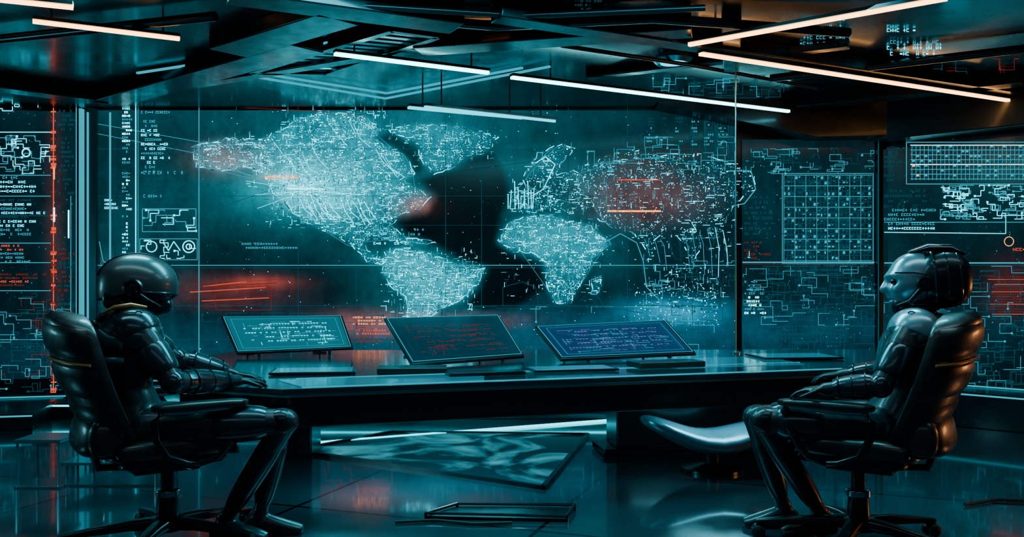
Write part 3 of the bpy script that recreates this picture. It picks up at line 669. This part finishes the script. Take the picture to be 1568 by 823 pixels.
def headmesh(mb,c,R,mi_front,mi_back,S=(1,1,1),split=-.1):
    g=lambda x,m,s:math.exp(-((x-m)/s)**2/2)
    n=64;m=48;rows=[]
    for i in range(m+1):
        t=-math.pi/2+math.pi*i/m; t=max(min(t,1.555),-1.555); row=[]
        for j in range(n):
            a=2*math.pi*j/n; dx,dy,dz=math.cos(t)*math.cos(a),math.cos(t)*math.sin(a),math.sin(t)
            x,y,z=dx*(.103 if dx>0 else .115),dy*.08,dz*.128
            if dz<0:
                y*=1-.30*(-dz)**1.3
                if dx<0: x*=1-.5*(-dz)**.8
            if dx>0:
                f=min(1,dx*2)
                x+=f*(.024*g(y,0,.011)*g(z,-.028,.016)+.012*g(y,0,.010)*g(z,0.0,.02)+.009*g(z,.036,.010)*g(y,0,.045)-.016*g(abs(y),.033,.014)*g(z,.008,.014)
                  +.007*g(abs(y),.048,.016)*g(z,-.028,.018)-.006*g(z,-.070,.0035)*g(y,0,.022)+.008*g(z,-.062,.006)*g(y,0,.018)+.007*g(z,-.078,.006)*g(y,0,.016)+.016*g(z,-.108,.018)*g(y,0,.022))
                if dz<-.2: x+=.022*f*(-dz-.2)
            row.append(V(c)+R@V((x*S[0],y*S[1],z*S[2])))
        rows.append(row)
    vs=[p for r in rows for p in r]; ff=[];fb=[]
    for i in range(m):
        for j in range(n):
            k=(j+1)%n; a=2*math.pi*(j+.5)/n; tt=-math.pi/2+math.pi*(i+.5)/m
            (ff if math.cos(a)*math.cos(tt)>split else fb).append((i*n+j,i*n+k,(i+1)*n+k,(i+1)*n+j))
    ff.append(tuple(range(n))[::-1]); ff.append(tuple(m*n+j for j in range(n)))
    o=len(mb.v); mb.v+=[tuple(p) for p in vs]
    for fs,mi in((ff,mi_front),(fb,mi_back)):
        for f in fs: mb.f.append(tuple(q+o for q in f)); mb.m.append(mi); mb.s.append(True)
def figure(name,J,mats,armor_idx):
    e=empty(name)
    B=MB()
    pel,wai,che,neck,head=[V(J[k]) for k in('pelvis','waist','chest','neck','head')]
    fl=V((math.cos(J['yaw']),math.sin(J['yaw']),0)); lt=V((-fl.y,fl.x,0))
    fp_=V((math.cos(J['pyaw']),math.sin(J['pyaw']),0)); lp=V((-fp_.y,fp_.x,0))
    secs=[(pel-V((0,0,.085)),lp*.12,fp_*.09),(pel-V((0,0,.05)),lp*.165,fp_*.115),(pel+V((0,0,.02)),lp*.175,fp_*.12),(pel.lerp(wai,.6),(lp+lt)*.5*.155,(fl+fp_)*.5*.105),
      (wai,lt*.145,fl*.10),(wai.lerp(che,.5),lt*.165,fl*.112),(che,lt*.19,fl*.125),(che.lerp(neck,.4),lt*.19,fl*.115),(che.lerp(neck,.72),lt*.14,fl*.085),(che.lerp(neck,.92),lt*.08,fl*.07),(neck,lt*.058,fl*.06)]
    B.loft(secs,0,32,.85)
    B.limb(neck-V((0,0,.04)),.062,neck.lerp(head,.5),.056)
    for s in('L','R'):
        sh,el,wr=[V(J[k+s]) for k in('sh','el','wr')]
        B.limb(che.lerp(neck,.45).lerp(sh,.3),.075,sh,.072); B.limb(sh,.068,el,.047,bulge=.008); B.limb(el,.048,wr,.029,bulge=.008)
        hand(B,wr,J['hd'+s],J['pn'+s],J['ts'+s],J.get('curl',.3))
        hp,kn,an,to=[V(J[k+s]) for k in('hp','kn','an','to')]
        B.limb(hp,.096,kn,.058,bulge=.008); B.limb(kn,.054,an,.034,bulge=.008)
        fd=(to-an); fd.z=0; fd.normalize(); lat=V((-fd.y,fd.x,0)); b0=V((an.x,an.y,0))
        B.loft([(b0-fd*.07+V((0,0,.045)),lat*.028,V((0,0,.035))),(b0-fd*.04+V((0,0,.05)),lat*.038,V((0,0,.047))),(b0+fd*.04+V((0,0,.052)),lat*.044,V((0,0,.049))),(b0+fd*.12+V((0,0,.038)),lat*.048,V((0,0,.035))),(b0+fd*.18+V((0,0,.028)),lat*.044,V((0,0,.025))),(b0+fd*.21+V((0,0,.024)),lat*.03,V((0,0,.017)))],0,18,.8)
        B.ell(an,(.042,.042,.05))
    mk('body',B,[mats[0]],e,remesh=.0065)
    A=MB()
    for s,sg in(('L',1),('R',-1)):
        sh,el,wr=[V(J[k+s]) for k in('sh','el','wr')]; hp,kn,an=[V(J[k+s]) for k in('hp','kn','an')]
        ax=(sh-el).normalized(); out=(lt*sg*.6+V((0,0,1))*.8).normalized()
        R=frame_from(fl,out)
        for k,(r,dn) in enumerate([(.098,0.),(.088,.045)]):
            rr=[]
            for i in range(9):
                th=math.radians(8+i*9.5); rr.append([sh-ax*dn+R@V((r*1.12*math.sin(th)*math.cos(q),r*math.sin(th)*math.sin(q),r*.95*math.cos(th)-.02)) for q in [2*math.pi*j/28 for j in range(28)]])
            A.rings(rr,J['pm'] if k==0 else 0,cap=False); A.tube(rr[-1],.004,2,8,closed=True)
        def sleeve(a,b_,r0,r1,t0,t1,mi,bulge=.006):
            P=[];Rr=[]
            for i in range(9):
                t=t0+(t1-t0)*i/8; P.append(a.lerp(b_,t)); Rr.append((r0+(r1-r0)*t+bulge*math.sin(math.pi*i/8))*( .9 if i in(0,8) else 1))
            A.tube(P,Rr,mi,20)
        sleeve(sh,el,.075,.058,.38,.85,0); sleeve(el,wr,.060,.040,.15,.85,0); sleeve(hp,kn,.101,.070,.45,.86,0); sleeve(kn,an,.060,.042,.2,.85,2)
        A.ell(el,(.055,.05,.055),None,0,16,10); A.ell(kn.lerp(hp,.04),(.068,.062,.062),None,2,20,12,.9)
        for t in(.25,.5,.75): 
            c=el.lerp(wr,t); d=(wr-el).normalized(); y=V((0,0,1)).cross(d).normalized(); z=d.cross(y); r=.060+(.040-.060)*t+.007
            A.tube([c+y*math.cos(q)*r+z*math.sin(q)*r for q in [2*math.pi*j/20 for j in range(20)]],.003,2,6,closed=True)
    for k in range(3):
        c=neck.lerp(head,.08+.13*k); r=.068-.004*k; A.tube([c+lt*math.cos(q)*r+fl*math.sin(q)*r for q in [2*math.pi*j/24 for j in range(24)]],.009,2,8,closed=True)
    def plate(front,t0,t1,g,mi,w=.75):
        rr=[]
        for i in range(8):
            t=t0+(t1-t0)*i/7; c=wai.lerp(neck,t); hw=(.16+.05*math.sin(math.pi*min(1,t*1.1)))*(1 if t<.7 else 1-(t-.7)*1.6); hd=.118+.022*math.sin(math.pi*t)
            gg=g*(math.sin(math.pi*i/7)**.4 if 0<i<7 else -.6)
            rr.append([c+lt*(hw+gg)*math.cos(q)+fl*front*(hd+gg)*abs(math.sin(q))**.9 for q in [math.pi*(.5-w/2+w*j/18) for j in range(19)]])
        A.rings(rr,mi,close=False,cap=False)
    plate(1,.1,.8,.012,0); plate(-1,.05,.42,.010,0); plate(-1,.46,.85,.014,0)
    for k in range(7):
        c=wai.lerp(neck,.05+.13*k)-fl*.145; A.ell(c,(.014,.03,.02),frame_from(fl),2,12,8,.7)
    mk('armor_plates',A,[mats[1],mats[2],mats[3],mats[4]],e)
    return e
# --- left operator: helmet
yw=math.radians(35)
J=dict(yaw=yw,pyaw=math.radians(15),pelvis=(-1.70,4.14,.585),waist=(-1.78,4.12,.76),chest=(-1.80,4.12,.97),neck=(-1.79,4.13,1.11),head=(-1.745,4.15,1.23),
 shR=(-1.675,3.955,1.05),shL=(-1.90,4.275,1.05),elR=(-1.50,3.92,.80),elL=(-1.68,4.44,.86),wrR=(-1.33,4.30,.765),wrL=(-1.44,4.60,.765),
 hdR=(.55,.75,-.12),hdL=(.9,.3,-.12),pnR=(0,0,-1),pnL=(0,0,-1),tsR=-1,tsL=1,curl=.22,
 hpR=(-1.64,4.03,.58),hpL=(-1.72,4.24,.58),knR=(-1.04,4.09,.60),knL=(-1.10,4.22,.575),anR=(-1.38,4.26,.10),anL=(-1.24,4.36,.10),toR=(-1.16,4.24,0),toL=(-1.02,4.38,0),pm=0)
op=figure('helmeted_operator',J,[M_suit,M_armor,M_orange,M_dark,M_armor2],0)
R=frame_from((.93,.30,-.06)); hc=V((-1.75,4.15,1.235)); H=MB()
headmesh(H,hc+R@V((.028,0,-.01)),R,0,0,(1.15,1.05,1.12))
mk('face_mask',H,[M_armor],op)
H=MB()
rr=[]
for i in range(17):
    th=math.radians(2+i*6.6); ring=[]
    for q in [2*math.pi*j/40 for j in range(40)]:
        x=math.sin(th)*math.cos(q);y=math.sin(th)*math.sin(q);z=math.cos(th)
        drop=0
        if i>11: drop=-.012*(i-11)*(max(0,-math.cos(q)))
        ring.append(hc+R@V((.175*x*(1+.02*math.cos(3*q)),.135*y,.135*z+.005+drop*(.8))))
    rr.append(ring)
H.rings(rr,0,cap=False); H.tube(rr[-1],.007,1,8,closed=True)
H.add([hc+R@V((0,0,.139))]+rr[0],[(0,1+j,1+(j+1)%40) for j in range(40)],0)
H.tube([hc+R@V((.177*math.sin(a),0,.137*math.cos(a)+.004)) for a in [math.radians(-80+i*8) for i in range(21)]],.005,1,8)
for s in(-1,1):
    H.lathe(hc+R@V((-.01,s*.120,-.02)),R@V((0,s,0)),[(.045,0),(.045,.012),(.036,.022),(.034,.018),(.018,.018),(.016,.026),(.004,.027)],1,28)
    H.tube([hc+R@V((-.01,s*.13,-.03)),hc+R@V((.05,s*.118,-.07)),hc+R@V((.105,s*.075,-.10))],[.014,.012,.010],1,10)
    H.ell(hc+R@V((-.09,s*.075,-.075)),(.05,.03,.045),R,1,16,10,.8)
H.ell(hc+R@V((-.09,0,-.085)),(.055,.075,.045),R,1,24,12,.8)
mk('helmet_shell',H,[M_helm,M_dark],op)
H=MB(); rr=[]
for i in range(9):
    z=.055-.1*i/8; rr.append([hc+R@V((.012+.137*math.cos(q)*(1-.15*(i/8)**2),.112*math.sin(q),z)) for q in [math.radians(-62+124*j/20) for j in range(21)]])
H.rings(rr,0,close=False,cap=False); mk('visor',H,[M_visor],op)
H=MB(); H.ell(hc+R@V((.115,0,-.095)),(.045,.05,.04),R,0,20,12,.8)
for s in(-1,1): H.lathe(hc+R@V((.12,s*.04,-.10)),R@V((.5,s,0)),[(.024,0),(.026,.012),(.022,.022),(.01,.022)],1,18)
mk('breathing_mask',H,[M_armor,M_dark],op)
H=MB(); S0=V(J['shR'])
H.tube([S0+V((-.13,-.05,.055)),S0+V((-.07,-.06,.082)),S0+V((.0,-.055,.092)),S0+V((.06,-.03,.082))],[.006,.010,.010,.005],0,8); mk('shoulder_trim',H,[M_orange],op)
# --- right android
yw=math.radians(145)
J=dict(yaw=yw,pyaw=math.radians(160),pelvis=(1.72,4.15,.585),waist=(1.83,4.13,.76),chest=(1.90,4.12,.97),neck=(1.91,4.13,1.11),head=(1.90,4.14,1.24),
 shL=(1.79,3.955,1.05),shR=(2.02,4.275,1.05),elL=(1.61,3.875,.79),elR=(1.93,4.47,.80),wrL=(1.40,3.965,.765),wrR=(1.70,4.58,.765),
 hdL=(-.87,.48,-.12),hdR=(-.85,.5,-.12),pnL=(0,0,-1),pnR=(0,0,-1),tsL=1,tsR=-1,curl=.3,
 hpL=(1.66,4.04,.58),hpR=(1.74,4.25,.58),knL=(1.16,4.13,.60),knR=(1.18,4.32,.585),anL=(1.52,4.34,.10),anR=(1.38,4.50,.10),toL=(1.3,4.31,0),toR=(1.15,4.50,0),pm=3)
ro=figure('humanoid_robot',J,[M_suit,M_armor,M_orange,M_dark,M_armor2],3)
R=frame_from((-.95,.18,-.08)); hc=V((1.885,4.14,1.245)); H=MB()
headmesh(H,hc,R,0,1,(1.25,1.12,1.08),split=-.25); mk('face_head',H,[M_armor2,M_dark],ro)
H=MB()
for s in(-1,1):
    H.ell(hc+R@V((.108,s*.036,.010)),(.014,.017,.013),R,0,14,10)
    H.lathe(hc+R@V((-.015,s*.084,-.01)),R@V((0,s,0)),[(.036,0),(.038,.01),(.03,.018),(.014,.018),(.012,.024)],1,26)
    H.tube([hc+R@V((.0,s*.09,-.03)),hc+R@V((.05,s*.075,-.085)),hc+R@V((.10,s*.035,-.105))],[.012,.010,.007],1,10)
    H.tube([hc+R@V((.10,s*.055,.05)),hc+R@V((.03,s*.094,.045)),hc+R@V((-.03,s*.096,.03))],[.003,.004,.003],1,8)
H.ell(hc+R@V((.07,0,-.105)),(.05,.048,.045),R,1,20,12,.8)
mk('eyes_and_ears',H,[M_visor,M_dark],ro)
H=MB()
H.ell(hc+R@V((-.115,0,.0)),(.125,.112,.135),R,0,36,20,.82)
for k in range(3):
    x=-.06-.055*k; ry,rz=.116-.006*k,.139-.008*k
    H.tube([hc+R@V((x,ry*math.copysign(abs(math.cos(q))**.82,math.cos(q)),rz*math.copysign(abs(math.sin(q))**.82,math.sin(q)))) for q in [2*math.pi*j/32 for j in range(32)]],.006,1,8,closed=True)
H.tube([hc+R@V((.02,0,.140)),hc+R@V((-.06,0,.155)),hc+R@V((-.16,0,.145)),hc+R@V((-.22,0,.11))],[.02,.045,.04,.02],1,16,flat=.4)
mk('head_hood',H,[M_dark,M_armor],ro)
# ---------------------------------------------------------------- lights
def area(name,loc,rot,sx,sy,p,col):
    l=bpy.data.lights.new(name,'AREA'); l.shape='RECTANGLE'; l.size=sx; l.size_y=sy; l.energy=p; l.color=col
    o=bpy.data.objects.new(name,l); o.location=loc; o.rotation_euler=rot; bpy.context.collection.objects.link(o)
area('overhead_fill',(-1.5,3.3,2.85),(0,0,0),3,.4,22,(.4,.9,1.)); area('overhead_fill',(2.2,3.3,2.85),(0,0,0),3,.4,18,(.5,.92,1.))  # overhead fill lamps added out of frame, no fixtures modelled
area('overhead_fill',(0,4.7,2.86),(0,0,0),2.4,.5,110,(.12,.86,1.)); area('overhead_fill',(0,.5,2.85),(0,0,0),4,1,12,(.5,.85,1.))
for x in(-2.1,2.2): area('rim_light',(x,4.95,2.8),(math.radians(-30),0,0),.9,.25,46,(.15,.85,1.))  # lamps added behind the figures to give them a cyan rim
area('under_table_fill',(-.55,5.3,.51),(0,0,.3),1.3,.25,20,(.08,.82,1.)); area('under_table_fill',(1.3,5.75,.51),(0,0,.3),.5,.2,5,(.2,.82,1.))  # unseen lamps added to put a cyan sheen on the floor
area('side_fill',(5.6,5.2,.9),(0,math.radians(75),0),.5,1.2,22,(1.,.36,.12))  # unseen side lamps added as orange and cyan fill, aimed into the room
area('side_fill',(-5.9,4.4,1.3),(0,math.radians(-90),0),.6,1.2,22,(.2,.85,1.))
w=bpy.data.worlds.new('world'); bpy.context.scene.world=w; w.use_nodes=True
w.node_tree.nodes['Background'].inputs[0].default_value=(.02,.055,.075,1); w.node_tree.nodes['Background'].inputs[1].default_value=.5
cam=bpy.data.cameras.new('camera'); co=bpy.data.objects.new('camera',cam); bpy.context.collection.objects.link(co)
co.location=(0,0,CH); co.rotation_euler=(math.radians(90),0,0); cam.sensor_width=36; cam.lens=F/1568*36; cam.shift_y=(HY-411.5)/1568; cam.clip_start=.05
bpy.context.scene.camera=co
